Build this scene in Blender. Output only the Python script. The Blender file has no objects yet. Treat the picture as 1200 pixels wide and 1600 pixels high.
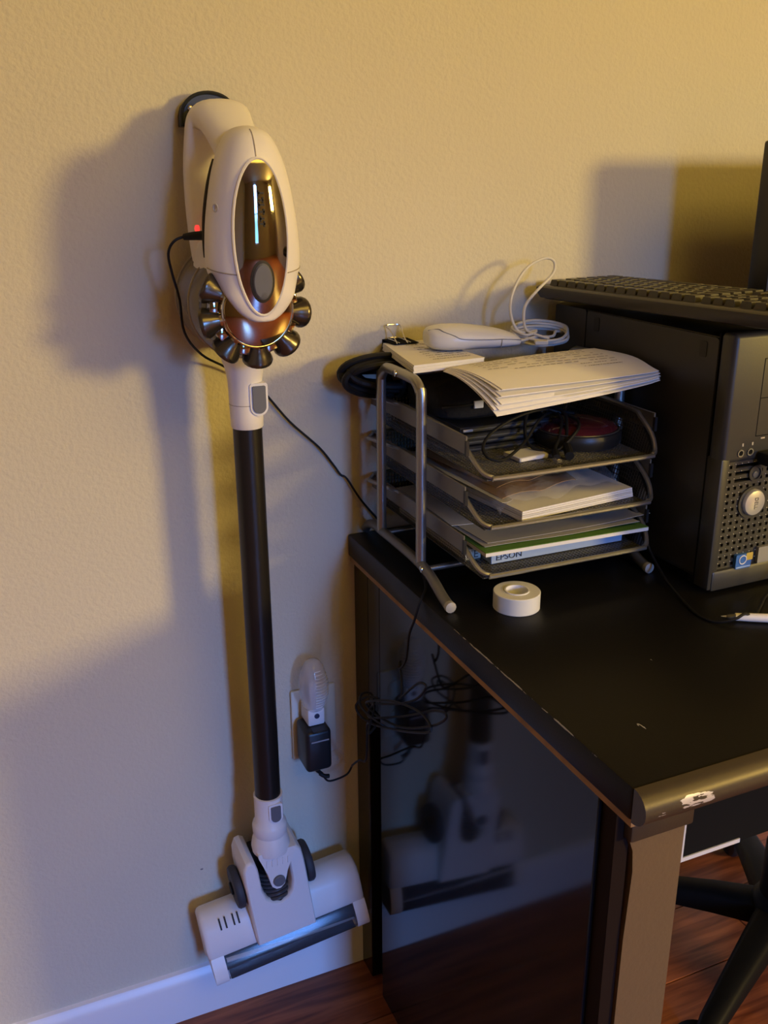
import bpy, bmesh, math, random
from mathutils import Vector as V, Matrix, Euler
random.seed(7)
R = math.radians
SC = bpy.context.scene
C = SC.collection

# ------------------------------------------------------------------ camera, light, exposure
cam = bpy.data.cameras.new('camera'); camo = bpy.data.objects.new('camera', cam); C.objects.link(camo)
cam.sensor_fit = 'VERTICAL'; cam.sensor_height = 32.0; cam.lens = 32.0 * 1490 / 1600; cam.clip_start = .02
_p, _y, _r = R(19.7), R(23.4), R(-.36)
fw = V((math.sin(_y)*math.cos(_p), math.cos(_y)*math.cos(_p), -math.sin(_p)))
rt = V((math.cos(_y), -math.sin(_y), 0)); up = rt.cross(fw)
rt, up = rt*math.cos(_r)+up*math.sin(_r), up*math.cos(_r)-rt*math.sin(_r)
camo.matrix_world = Matrix(((rt.x, up.x, -fw.x, -.44), (rt.y, up.y, -fw.y, -1.145), (rt.z, up.z, -fw.z, 1.21), (0, 0, 0, 1)))
SC.camera = camo
SC.view_settings.view_transform = 'Standard'; SC.view_settings.look = 'None'
SC.view_settings.gamma = 1; SC.view_settings.use_curve_mapping = False
SC.view_settings.exposure = 0.0
SC.cycles.use_denoising = True
SC.cycles.max_bounces = 8; SC.cycles.diffuse_bounces = 5; SC.cycles.caustics_reflective = False; SC.cycles.caustics_refractive = False

# sky outside the window: dim green trees up to a few degrees, clear blue dusk sky above
wld = bpy.data.worlds.new('world'); SC.world = wld; wld.use_nodes = True
wn = wld.node_tree; wb = wn.nodes['Background']; wb.inputs[1].default_value = 92
wg = wn.nodes.new('ShaderNodeTexCoord'); wsx = wn.nodes.new('ShaderNodeSeparateXYZ'); wr = wn.nodes.new('ShaderNodeValToRGB')
wn.links.new(wg.outputs['Generated'], wsx.inputs[0]); wn.links.new(wsx.outputs[2], wr.inputs[0]); wn.links.new(wr.outputs[0], wb.inputs[0])
wr.color_ramp.elements[0].position = 0; wr.color_ramp.elements[0].color = (.012, .035, .06, 1)
wr.color_ramp.elements[1].position = .19; wr.color_ramp.elements[1].color = (.14, .36, 1.08, 1)
_e = wr.color_ramp.elements.new(.07); _e.color = (.035, .09, .22, 1)

def area(name, loc, target, size, power, col, sy=None):
    l = bpy.data.lights.new(name, 'AREA'); l.energy = power; l.color = col; l.size = size
    if sy: l.shape = 'RECTANGLE'; l.size_y = sy
    o = bpy.data.objects.new(name, l); C.objects.link(o); o.location = loc
    o.rotation_euler = (V(target)-V(loc)).to_track_quat('-Z', 'Y').to_euler(); return o
# the warm room lamp, far to the right, and the daylight entering the window behind the camera
area('room_lamp_light', (3.7, -4.7, 1.85), (.2, 0, 1.05), .75, 195, (1, .70, .17), .65)
area('ceiling_fixture_light', (.7, -1.85, 2.47), (.65, -1.5, 0), 2.0, 47, (1, .67, .10), 1.8)
pt = area('window_portal', (.42, -5.56, 1.4), (.42, 0, 1.4), .6, 1, (1, 1, 1), 1.8); pt.data.cycles.is_portal = True

# ------------------------------------------------------------------ materials
MATS = {}
def mat(name, col, rough=.5, metal=0, bump=0, bscale=60, vary=0, vscale=8, trans=0, spec=.5, coat=0, alpha=1, bdist=.002, ior=1.45):
    if name in MATS: return MATS[name]
    m = bpy.data.materials.new(name); m.use_nodes = True; nt = m.node_tree; b = nt.nodes['Principled BSDF']
    b.inputs['Base Color'].default_value = (*col, 1); b.inputs['Roughness'].default_value = rough
    b.inputs['Metallic'].default_value = metal; b.inputs['Transmission Weight'].default_value = trans
    b.inputs['Specular IOR Level'].default_value = spec; b.inputs['Coat Weight'].default_value = coat
    b.inputs['Alpha'].default_value = alpha; b.inputs['IOR'].default_value = ior
    if bump or vary:
        g = nt.nodes.new('ShaderNodeNewGeometry')
    if vary:
        n = nt.nodes.new('ShaderNodeTexNoise'); n.inputs['Scale'].default_value = vscale; n.inputs['Detail'].default_value = 5
        nt.links.new(g.outputs['Position'], n.inputs['Vector'])
        r = nt.nodes.new('ShaderNodeMapRange'); r.inputs[1].default_value = .25; r.inputs[2].default_value = .75
        r.inputs[3].default_value = 1-vary; r.inputs[4].default_value = 1+vary
        nt.links.new(n.outputs['Fac'], r.inputs[0])
        x = nt.nodes.new('ShaderNodeVectorMath'); x.operation = 'SCALE'; x.inputs[0].default_value = col
        nt.links.new(r.outputs[0], x.inputs['Scale']); nt.links.new(x.outputs[0], b.inputs['Base Color'])
    if bump:
        n = nt.nodes.new('ShaderNodeTexNoise'); n.inputs['Scale'].default_value = bscale; n.inputs['Detail'].default_value = 3
        nt.links.new(g.outputs['Position'], n.inputs['Vector'])
        k = nt.nodes.new('ShaderNodeBump'); k.inputs['Strength'].default_value = bump; k.inputs['Distance'].default_value = bdist
        nt.links.new(n.outputs['Fac'], k.inputs['Height']); nt.links.new(k.outputs[0], b.inputs['Normal'])
    MATS[name] = m; return m

def worn(name, col, wear, boxes, rough, scale=120, thr=.55, stretch=(1, 1, 1), metal=0):
    """base material with chipped paint inside world boxes ((x0,x1),(y0,y1),(z0,z1))"""
    m = mat(name, col, rough, metal, bump=.15, bscale=400, bdist=.0006); nt = m.node_tree; b = nt.nodes['Principled BSDF']
    g = nt.nodes.new('ShaderNodeNewGeometry'); s = nt.nodes.new('ShaderNodeSeparateXYZ'); nt.links.new(g.outputs['Position'], s.inputs[0])
    tot = None
    def M(op, a, bb):
        q = nt.nodes.new('ShaderNodeMath'); q.operation = op
        for i, z in enumerate((a, bb)):
            if isinstance(z, (int, float)): q.inputs[i].default_value = z
            else: nt.links.new(z, q.inputs[i])
        return q.outputs[0]
    for bx in boxes:
        cur = None
        for ax in range(3):
            lo, hi = bx[ax]; c, h = (lo+hi)/2, (hi-lo)/2
            d = M('ABSOLUTE', M('SUBTRACT', s.outputs[ax], c), 0); d = M('SUBTRACT', 1, M('DIVIDE', d, h)); d = M('MAXIMUM', d, 0)
            d = M('MINIMUM', M('MULTIPLY', d, 1.7), 1)
            cur = d if cur is None else M('MULTIPLY', cur, d)
        if len(bx) > 3: cur = M('MULTIPLY', cur, bx[3])
        tot = cur if tot is None else M('MAXIMUM', tot, cur)
    mp = nt.nodes.new('ShaderNodeMapping'); mp.inputs['Scale'].default_value = stretch; nt.links.new(g.outputs['Position'], mp.inputs[0])
    n = nt.nodes.new('ShaderNodeTexNoise'); n.inputs['Scale'].default_value = scale; n.inputs['Detail'].default_value = 4; nt.links.new(mp.outputs[0], n.inputs['Vector'])
    f = M('GREATER_THAN', M('MULTIPLY', n.outputs['Fac'], tot), thr)
    mx = nt.nodes.new('ShaderNodeMix'); mx.data_type = 'RGBA'; mx.inputs[6].default_value = (*col, 1); mx.inputs[7].default_value = (*wear, 1)
    nt.links.new(f, mx.inputs[0]); nt.links.new(mx.outputs[2], b.inputs['Base Color'])
    return m

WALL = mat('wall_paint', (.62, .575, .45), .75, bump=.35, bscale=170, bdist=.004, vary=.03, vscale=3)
WALL2 = mat('low_bounce_wall_paint', (.30, .265, .22), .8)  # unseen walls, colour darkened to cut the warm bounce
CEIL = mat('ceiling_paint', (.5, .46, .40), .8, bump=.2, bscale=80)
BASE = mat('white_gloss_paint', (.80, .79, .80), .35)
WHITE = mat('white_plastic', (.80, .77, .74), .36)
WHITE2 = mat('white_plastic_cool', (.78, .77, .77), .4)
CHROME = mat('smoked_chrome', (.36, .32, .27), .04, 1)
CHROMEB = mat('bright_chrome', (.75, .72, .66), .1, 1)
DKCHROME = mat('dark_chrome', (.115, .10, .083), .24, .85)
GREYBTN = mat('grey_rubber_button', (.13, .135, .15), .45)
DKSEAM = mat('dark_seam', (.03, .026, .022), .7)
BIN = mat('smoky_bin_plastic', (.17, .15, .13), .22)
BIN2 = mat('bin_ring_plastic', (.36, .33, .29), .35)
TUBE = mat('dark_brown_satin_metal', (.020, .017, .015), .36, .3)
WHEEL = mat('charcoal_rubber', (.035, .036, .042), .6)
RUBBER = mat('black_rubber', (.007, .007, .008), .55, spec=.3)
BLACKP = mat('black_plastic', (.014, .014, .015), .38)
BLACKM = mat('matte_black', (.006, .006, .006), .85, spec=.15)
SMOKE = mat('clear_smoke_window', (.10, .11, .13), .10, alpha=.30, spec=.35)
BRUSH = mat('black_roller_brush', (.02, .02, .022), .8, bump=.5, bscale=400)
BRISTLE = mat('pale_bristles', (.65, .65, .66), .6)
SILVER = mat('silver_paint_metal', (.33, .325, .31), .34, .85)
SILVER2 = mat('grey_painted_steel', (.20, .195, .185), .42, .7)
MESHM = mat('dark_wire_mesh', (.13, .125, .115), .42, .7)
PAPER = mat('white_paper', (.78, .76, .73), .8)
PAPER2 = mat('grey_white_paper', (.62, .60, .57), .8)
PAPER3 = mat('translucent_grey_folder', (.46, .44, .40), .55)
KRAFT = mat('brown_envelope_paper', (.40, .235, .10), .85, vary=.1)
INK = mat('printed_ink', (.10, .085, .07), .8)
GREEN = mat('green_booklet_cover', (.10, .22, .045), .5)
BLUEBOX = mat('pale_blue_card', (.36, .47, .62), .6)
PLASTICBAG = mat('clear_crinkled_film', (.80, .80, .82), .08, alpha=.13, bump=.9, bscale=60, bdist=.006, spec=.8)
TAPE = mat('frosted_tape', (.74, .74, .70), .35)
TAPEC = mat('tape_core', (.84, .84, .84), .45)
TOWER = mat('charcoal_painted_steel', (.034, .031, .027), .42, .2, bump=.1, bscale=600, bdist=.0004)
BEZEL = mat('charcoal_bezel_plastic', (.038, .036, .031), .42, 0, bump=.12, bscale=500, bdist=.0004)
KEYB = mat('black_keyboard_plastic', (.032, .028, .022), .4)
KEYC = mat('black_key_caps', (.040, .034, .025), .42)
EMBL = mat('silver_emblem', (.62, .60, .54), .3, .5)
PURPLE = mat('dark_purple_lid', (.07, .012, .020), .12, coat=.5)
BLUEST = mat('blue_sticker', (.04, .14, .42), .3)
YELST = mat('yellow_sticker', (.62, .44, .08), .35)
CABLEW = mat('white_cable', (.62, .60, .55), .45)
OUTLET = mat('ivory_outlet_plastic', (.70, .70, .60), .4)
LENS = mat('clear_ribbed_lens', (.80, .82, .86), .06, alpha=.36, spec=.8)
RIB = mat('lens_rib_highlight', (.86, .88, .92), .1, alpha=.8, spec=.8)  # brighter than the lens: rib highlights put into the colour
CHAIRP = mat('black_chair_plastic', (.005, .005, .005), .5, spec=.14)
STEEL = mat('bright_wire_steel', (.6, .58, .55), .25, 1)
REDLED = bpy.data.materials.new('red_charge_light'); REDLED.use_nodes = True
_b = REDLED.node_tree.nodes['Principled BSDF']; _b.inputs['Base Color'].default_value = (.6, .03, .03, 1)
_b.inputs['Emission Color'].default_value = (1, .05, .04, 1); _b.inputs['Emission Strength'].default_value = 1.2
DESKTOP = worn('black_desk_paint', (.007, .0065, .006), (.34, .33, .31), [((-.004, .0028), (-.66, -.22), (.7365, .7435), 1.38), ((.12, .17), (-.475, -.455), (.735, .745), .95), ((.045, .10), (-.57, -.545), (.735, .745), .97)], .36, 190, .60, (1, .25, 1))
DESKP = mat('gloss_black_panel', (.008, .008, .009), .085, 0, spec=.34)
DESKTOP.node_tree.nodes['Principled BSDF'].inputs['Specular IOR Level'].default_value = .22
DESKM = worn('bronze_black_moulding', (.062, .048, .031), (.62, .58, .52), [((.026, .082), (-.66, -.636), (.7155, .735), 1.3), ((.0, .03), (-.66, -.636), (.708, .735), .8)], .40, 260, .53, (.3, 1.2, 1.2), .35)
DESKL = mat('bronze_leg_paint', (.150, .103, .055), .42, .25, bump=.25, bscale=220, bdist=.001)
DESKPLY = mat('bare_board_edge', (.30, .165, .062), .7, vary=.25, vscale=40)
DESKIN = mat('dark_red_brown_stain', (.012, .006, .004), .8, spec=.15)

# floor wood: reddish laminate with grain along x
def wood():
    m = mat('red_brown_laminate', (.2, .07, .03), .33, vary=0); nt = m.node_tree; b = nt.nodes['Principled BSDF']
    g = nt.nodes.new('ShaderNodeNewGeometry'); mp = nt.nodes.new('ShaderNodeMapping'); mp.inputs['Scale'].default_value = (2, 26, 26)
    oi = nt.nodes.new('ShaderNodeObjectInfo'); ad = nt.nodes.new('ShaderNodeVectorMath'); ad.operation = 'ADD'
    nt.links.new(g.outputs['Position'], ad.inputs[0]); nt.links.new(oi.outputs['Location'], ad.inputs[1]); nt.links.new(ad.outputs[0], mp.inputs[0])
    n = nt.nodes.new('ShaderNodeTexNoise'); n.inputs['Scale'].default_value = 3; n.inputs['Detail'].default_value = 6; n.inputs['Distortion'].default_value = .6
    nt.links.new(mp.outputs[0], n.inputs['Vector'])
    r = nt.nodes.new('ShaderNodeValToRGB'); r.color_ramp.elements[0].color = (.12, .031, .013, 1); r.color_ramp.elements[1].color = (.40, .125, .046, 1)
    r.color_ramp.elements[0].position = .3; r.color_ramp.elements[1].position = .72
    nt.links.new(n.outputs['Fac'], r.inputs[0]); nt.links.new(r.outputs[0], b.inputs['Base Color']); return m
WOOD = wood()

# ------------------------------------------------------------------ geometry helpers
class G:
    def __init__(s): s.v = []; s.f = []
    def add(s, vs, fs):
        o = len(s.v); s.v += [tuple(v) for v in vs]; s.f += [tuple(i+o for i in f) for f in fs]; return s
    def box(s, x0, x1, y0, y1, z0, z1):
        return s.add([(x0,y0,z0),(x1,y0,z0),(x1,y1,z0),(x0,y1,z0),(x0,y0,z1),(x1,y0,z1),(x1,y1,z1),(x0,y1,z1)],
                     [(3,2,1,0),(4,5,6,7),(0,1,5,4),(1,2,6,5),(2,3,7,6),(3,0,4,7)])
    def rbox(s, x0, x1, y0, y1, z0, z1, r=.003, seg=3):
        bm = bmesh.new(); bmesh.ops.create_cube(bm, size=1)
        for v in bm.verts: v.co = V(((x0+x1)/2+v.co.x*(x1-x0), (y0+y1)/2+v.co.y*(y1-y0), (z0+z1)/2+v.co.z*(z1-z0)))
        r = min(r, .49*min(x1-x0, y1-y0, z1-z0))
        bmesh.ops.bevel(bm, geom=bm.edges[:], offset=r, segments=seg, affect='EDGES', profile=.5)
        bm.verts.index_update(); s.add([v.co for v in bm.verts], [[v.index for v in f.verts] for f in bm.faces]); bm.free(); return s
    def loft(s, rings, cap0=True, cap1=True, closed=True):
        o = len(s.v); n = len(rings[0])
        for r in rings: s.v += [tuple(p) for p in r]
        for i in range(len(rings)-1):
            for j in range(n if closed else n-1):
                a = o+i*n+j; b = o+i*n+(j+1) % n; s.f.append((a, b, b+n, a+n))
        if cap0: s.f.append(tuple(o+j for j in range(n))[::-1])
        if cap1: s.f.append(tuple(o+(len(rings)-1)*n+j for j in range(n)))
        return s
    def lathe(s, prof, o, ax, seg=24, caps=(True, True)):
        ax = V(ax).normalized(); t = V((1, 0, 0)) if abs(ax.x) < .8 else V((0, 1, 0)); u = ax.cross(t).normalized(); w = ax.cross(u); o = V(o)
        return s.loft([[o+ax*h+(u*math.cos(2*math.pi*k/seg)+w*math.sin(2*math.pi*k/seg))*max(r, 1e-5) for k in range(seg)] for r, h in prof], *caps)
    def tube(s, pts, r, seg=8, closed=False, smooth=4):
        p = spline(pts, smooth, closed) if smooth else [V(q) for q in pts]
        n = len(p); rr = r if callable(r) else (lambda t: r)
        rings = []; nrm = None
        for i in range(n):
            if closed: d = p[(i+1) % n]-p[i-1]
            else: d = p[min(i+1, n-1)]-p[max(i-1, 0)]
            d = d.normalized() if d.length > 1e-9 else V((0, 0, 1))
            if nrm is None: nrm = d.cross(V((0, 0, 1)) if abs(d.z) < .9 else V((1, 0, 0))).normalized()
            nrm = (nrm-d*nrm.dot(d)); nrm = nrm.normalized() if nrm.length > 1e-6 else d.orthogonal().normalized()
            b = d.cross(nrm); q = rr(i/max(1, n-1))
            rings.append([p[i]+(nrm*math.cos(2*math.pi*k/seg)+b*math.sin(2*math.pi*k/seg))*q for k in range(seg)])
        if closed: rings.append(rings[0]); return s.loft(rings, False, False)
        return s.loft(rings)
    def torus(s, o, ax, Rr, r, seg=32, ms=8):
        ax = V(ax).normalized(); u = ax.orthogonal().normalized(); w = ax.cross(u)
        return s.tube([V(o)+(u*math.cos(2*math.pi*k/seg)+w*math.sin(2*math.pi*k/seg))*Rr for k in range(seg)], r, ms, True, 0)
    def prism(s, poly, fn, d0, d1):
        """poly 2-D, fn(a, b, d) -> 3-D"""
        return s.loft([[fn(a, b, d0) for a, b in poly], [fn(a, b, d1) for a, b in poly]])
    def grid(s, fn, nu, nv, thick=None):
        a = [fn(i/nu, j/nv) for j in range(nv+1) for i in range(nu+1)]
        q = [(j*(nu+1)+i, j*(nu+1)+i+1, (j+1)*(nu+1)+i+1, (j+1)*(nu+1)+i) for j in range(nv) for i in range(nu)]
        if thick is None: return s.add(a, q)
        b = [tuple(V(p)-V((0, 0, thick))) for p in a]; N = len(a)
        f = q+[tuple(i+N for i in t[::-1]) for t in q]
        bd = [i for i in range(nu)]+[nu+j*(nu+1) for j in range(nv)]+[nv*(nu+1)+nu-i for i in range(nu)]+[(nv-j)*(nu+1) for j in range(nv)]
        for k in range(len(bd)): x, y = bd[k], bd[(k+1) % len(bd)]; f.append((y, x, x+N, y+N))
        return s.add(list(a)+b, f)
    def xf(s, M):
        s.v = [tuple(M @ V(v)) for v in s.v]; return s

def spline(pts, k=4, closed=False):
    P = [V(p) for p in pts]; n = len(P); out = []
    for i in range(n if closed else n-1):
        p0 = P[i-1] if (closed or i > 0) else P[0]; p1 = P[i]; p2 = P[(i+1) % n]; p3 = P[(i+2) % n] if (closed or i+2 < n) else P[-1]
        for j in range(k):
            t = j/k; out.append(.5*((2*p1)+(p2-p0)*t+(2*p0-5*p1+4*p2-p3)*t*t+(3*p1-p0-3*p2+p3)*t**3))
    if not closed: out.append(P[-1])
    return out

def root_origin(o):
    l = V((0, 0, 0))
    while o is not None: l = l+V(o.location); o = o.parent
    return l
def tag(o, label=None, cat=None, group=None, kind=None):
    for k, v in (('label', label), ('category', cat), ('group', group), ('kind', kind)):
        if v: o[k] = v
    return o
def thing(name, loc, label, cat, group=None):
    o = bpy.data.objects.new(name, None); o.empty_display_size = .05; C.objects.link(o); o.location = loc
    return tag(o, label, cat, group)
def obj(name, g, m, parent=None, label=None, cat=None, group=None, kind=None, angle=38, flat=False):
    """g holds world coordinates; the object's origin is its base centre (top level) or its parent's origin"""
    if parent is None:
        xs, ys, zs = zip(*g.v); loc = V(((min(xs)+max(xs))/2, (min(ys)+max(ys))/2, min(zs)))
    else: loc = root_origin(parent)
    me = bpy.data.meshes.new(name); me.from_pydata([tuple(V(v)-loc) for v in g.v], [], g.f); me.validate()
    bm = bmesh.new(); bm.from_mesh(me); bmesh.ops.recalc_face_normals(bm, faces=bm.faces[:]); bm.to_mesh(me); bm.free()
    me.materials.append(m)
    if not flat:
        me.polygons.foreach_set('use_smooth', [True]*len(me.polygons)); me.set_sharp_from_angle(angle=R(angle))
    o = bpy.data.objects.new(name, me); C.objects.link(o)
    if parent is None: o.location = loc
    else: o.parent = parent
    return tag(o, label, cat, group, kind)
def text_g(txt, h, fn, depth=.0004):
    """flat lettering: fn(a, b, d) maps text plane (a right, b up, height h) to world"""
    cu = bpy.data.curves.new('lettering', 'FONT'); cu.body = txt; cu.size = h*1.4; cu.extrude = depth/2
    to = bpy.data.objects.new('lettering', cu); C.objects.link(to)
    dg = bpy.context.evaluated_depsgraph_get(); me = bpy.data.meshes.new_from_object(to.evaluated_get(dg))
    g = G(); g.add([fn(v.co.x, v.co.y, v.co.z) for v in me.vertices], [tuple(p.vertices) for p in me.polygons])
    bpy.data.objects.remove(to); bpy.data.curves.remove(cu); bpy.data.meshes.remove(me); return g
def ell(n, a, b, p=2.0):
    out = []
    for k in range(n):
        t = 2*math.pi*k/n; c, s = math.cos(t), math.sin(t)
        out.append((a*math.copysign(abs(c)**(2/p), c), b*math.copysign(abs(s)**(2/p), s)))
    return out
def rrect(x0, x1, y0, y1, r, n=4):
    out = []
    for cx, cy, a0 in ((x1-r, y1-r, 0), (x0+r, y1-r, 90), (x0+r, y0+r, 180), (x1-r, y0+r, 270)):
        for k in range(n+1): a = R(a0+90*k/n); out.append((cx+r*math.cos(a), cy+r*math.sin(a)))
    return out
XZ = lambda y0: (lambda a, b, d: (a, y0+d, b))           # plane facing the camera side of the wall

# ------------------------------------------------------------------ the room
RX0, RX1, RY, RZ = -2.3, 4.3, -5.6, 2.5
obj('wall_back', G().box(RX0, RX1, 0, .1, -.05, RZ), WALL, kind='structure', flat=True)
wb_ = bpy.data.objects['wall_back']
obj('scuff_mark', G().prism([(-.237+a, .255+b) for a, b in ell(14, .0022, .0013)], XZ(0), -.0004, .001), mat('grey_scuff', (.22, .20, .19), .8), wb_)
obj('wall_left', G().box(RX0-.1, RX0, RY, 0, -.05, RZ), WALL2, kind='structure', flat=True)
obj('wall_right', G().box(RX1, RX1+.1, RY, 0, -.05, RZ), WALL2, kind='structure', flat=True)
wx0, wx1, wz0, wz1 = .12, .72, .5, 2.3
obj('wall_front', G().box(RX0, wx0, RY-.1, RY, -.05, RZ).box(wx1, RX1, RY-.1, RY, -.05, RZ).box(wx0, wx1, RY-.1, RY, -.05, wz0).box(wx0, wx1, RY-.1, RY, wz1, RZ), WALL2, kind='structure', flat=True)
obj('ceiling', G().box(RX0-.1, RX1+.1, RY-.1, .1, RZ, RZ+.08), CEIL, kind='structure', flat=True)
g = G()
for x in (wx0, wx1-.04): g.box(x, x+.04, RY-.07, RY-.02, wz0, wz1)
for z in (wz0, (wz0+wz1)/2, wz1-.04): g.box(wx0, wx1, RY-.07, RY-.02, z, z+.04)
obj('window_1', g, BASE, kind='structure')
floor = obj('floor', G().box(RX0-.1, RX1+.1, RY-.1, .1, -.06, -.012), WOOD, kind='structure', flat=True)
pw = .125; row = 0; y = -.002
while y > -3.2:
    x = -2.3+(row*.53) % 1.2-1.2
    while x < 2.6:
        x0, x1 = max(x, RX0), min(x+1.2, 2.6)
        if x1-x0 > .05: obj('plank', G().rbox(x0+.0006, x1-.0006, y-pw+.0006, y-.0006, -.012, 0, .0012, 1), WOOD, floor)
        x += 1.2
    y -= pw; row += 1
prof = [(0, 0), (-.013, 0), (-.013, .066), (-.011, .074), (-.008, .078), (-.006, .083), (0, .085)]
obj('baseboard_back', G().prism(prof, lambda a, b, d: (d, a, b), RX0, RX1), BASE, kind='structure')

# ------------------------------------------------------------------ desk
desk = thing('desk', (.65, -.32, 0), 'black wooden desk with a worn top and bronze front edge', 'desk')
g = G().rbox(0, 1.42, -.630, -.001, .708, .74, .003, 2); obj('desktop', g, DESKTOP, desk)
hr = [(-.630-.017*math.sin(R(a)), .7235+.0165*math.cos(R(a))) for a in range(0, 181, 15)]
obj('front_moulding', G().prism(hr, lambda a, b, d: (d, a, b), .001, 1.42), DESKM, desk, label='chipped bronze half-round moulding')
obj('edge_strip', G().box(.003, .02, -.628, -.004, .700, .7078), DESKPLY, desk, label='bare brown board edge')
obj('rear_post', G().rbox(.008, .030, -.052, -.003, 0, .699, .001, 1), DESKP, desk)
obj('side_panel', G().rbox(.008, .030, -.578, -.092, 0, .699, .001, 1), DESKP, desk)
obj('post_infill', G().rbox(.008, .030, -.0915, -.0525, .50, .699, .001, 1), DESKP, desk)
obj('recess_board', G().box(.024, .030, -.0915, -.0525, 0, .499), BLACKM, desk)
leg = G()
leg.loft([[(x, yy, z) for x, yy in ((.028+o, -.602), (.086, -.602), (.086, -.545), (.028+o, -.545))] for z, o in ((0, 0), (.40, 0), (.55, .001), (.625, .004), (.648, .002), (.662, -.003))])
obj('front_leg', leg, DESKL, desk)
obj('leg_cap', G().rbox(.022, .090, -.608, -.54, .6625, .6995, .002, 2), DESKM, desk)
obj('leg_stile', G().box(.0125, .0275, -.598, -.5785, 0, .699), DESKIN, desk)
obj('right_panel', G().rbox(1.36, 1.385, -.59, -.01, 0, .707, .001, 1), DESKP, desk)
obj('hanging_panel', G().box(.2325, .62, -.452, -.44, .455, .7075), BLACKM, desk)
obj('panel_edge', G().box(.230, .2325, -.4535, -.44, .4545, .7075).box(.2325, .318, -.4535, -.44, .4545, .46), PAPER2, desk, label='pale edge banding')

# ------------------------------------------------------------------ stick vacuum on its wall bracket
X0 = -.157
br = thing('wall_bracket', (X0-.004, -.01, 1.23), 'black screwed wall bracket holding the vacuum handle', 'bracket')
arch = [(-.031, 1.257), (-.031, 1.268)]+[(-.031+.031*(1-math.cos(R(a))), 1.268+.024*math.sin(R(a))) for a in (25, 50, 70, 90, 110, 130, 155)]+[(.031, 1.268), (.031, 1.257)]
obj('back_plate', G().prism([(X0-.004+a, b) for a, b in arch], XZ(0), -.020, 0), mat('bracket_plastic', (.02, .023, .028), .4), br)
obj('rim', G().tube([(X0-.004+a, -.020, b) for a, b in arch], .0022, 6, False, 2), mat('bracket_plastic', (0, 0, 0)), br)
for sx in (-.021, .021): obj('screw', G().lathe([(.003, 0), (.003, .0012), (.0018, .002)], (X0-.004+sx, -.0202, 1.276), (0, -1, 0), 10), STEEL, br, label='steel screw head')
obj('hook', G().rbox(X0-.018, X0+.012, -.026, -.021, 1.225, 1.262, .002), mat('bracket_plastic', (0, 0, 0)), br)

vac = thing('stick_vacuum', (X0, -.085, .12), 'white cordless stick vacuum with dark tube hanging on the wall', 'vacuum')
# handle: flattened loop from the motor housing up along the wall and forward over the top
hp = [(-.070, 1.098, .040, .030), (-.054, 1.13, .0415, .027), (-.045, 1.17, .042, .0245), (-.041, 1.21, .041, .023), (-.041, 1.240, .038, .0215),
      (-.047, 1.2605, .0355, .0195), (-.060, 1.2655, .032, .018), (-.080, 1.257, .0285, .017), (-.100, 1.245, .0265, .017), (-.120, 1.231, .025, .018), (-.136, 1.206, .024, .018)]
pts = spline([(X0-.001, a, b) for a, b, _, _ in hp], 4); ww = spline([(c, d, 0) for _, _, c, d in hp], 4); rings = []
for i, p in enumerate(pts):
    d = (pts[min(i+1, len(pts)-1)]-pts[max(i-1, 0)]).normalized(); n = V((1, 0, 0)).cross(d)
    rings.append([p+V((1, 0, 0))*a*ww[i].x+n*b*ww[i].y for a, b in ell(24, 1, 1, 2.3)])
obj('handle', G().loft(rings), WHITE, vac)
# front shell; section (z, half width, front y, back y)
def _fy(z): return -.1925+.056*(z-1.183)+1.0*(z-1.183)**2
SH = [(1.253, .004, -.153, -.138), (1.251, .012, -.165, -.128), (1.245, .021, -.177, -.121), (1.232, .029, -.1850, -.117), (1.212, .0365, _fy(1.212), -.113), (1.188, .042, _fy(1.188), -.110), (1.160, .0465, _fy(1.160), -.108),
      (1.135, .0485, _fy(1.135), -.107), (1.118, .0485, _fy(1.118), -.108), (1.108, .046, _fy(1.108), -.112), (1.098, .041, _fy(1.098), -.135), (1.088, .0355, _fy(1.088), -.158), (1.078, .029, _fy(1.078), -.163), (1.070, .0215, _fy(1.070), -.166), (1.064, .012, _fy(1.064), -.168), (1.062, .004, -.1745, -.170)]
sm = spline([(w, f, b) for z, w, f, b in SH], 3); zz = spline([(z, 0, 0) for z, _, _, _ in SH], 3)
SHD = [(q.x, s.x, s.y, s.z) for s, q in zip(sm, zz)]
def shell_at(z):
    for a, b in zip(SHD, SHD[1:]):
        if a[0] >= z >= b[0]:
            t = (a[0]-z)/(a[0]-b[0]); return [a[i]+(b[i]-a[i])*t for i in (1, 2, 3)]
def front_y(u, z):
    w, f, b = shell_at(z); c, h = (f+b)/2, (b-f)/2; q = min(.98, abs(u)/w); return c-h*(1-q**2.3)**(1/2.3)
shell = obj('front_shell', G().loft([[(X0+a, (s.y+s.z)/2+b, q.x) for a, b in ell(40, s.x, (s.z-s.y)/2, 2.3)] for s, q in zip(sm, zz)]), WHITE, vac)
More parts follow.
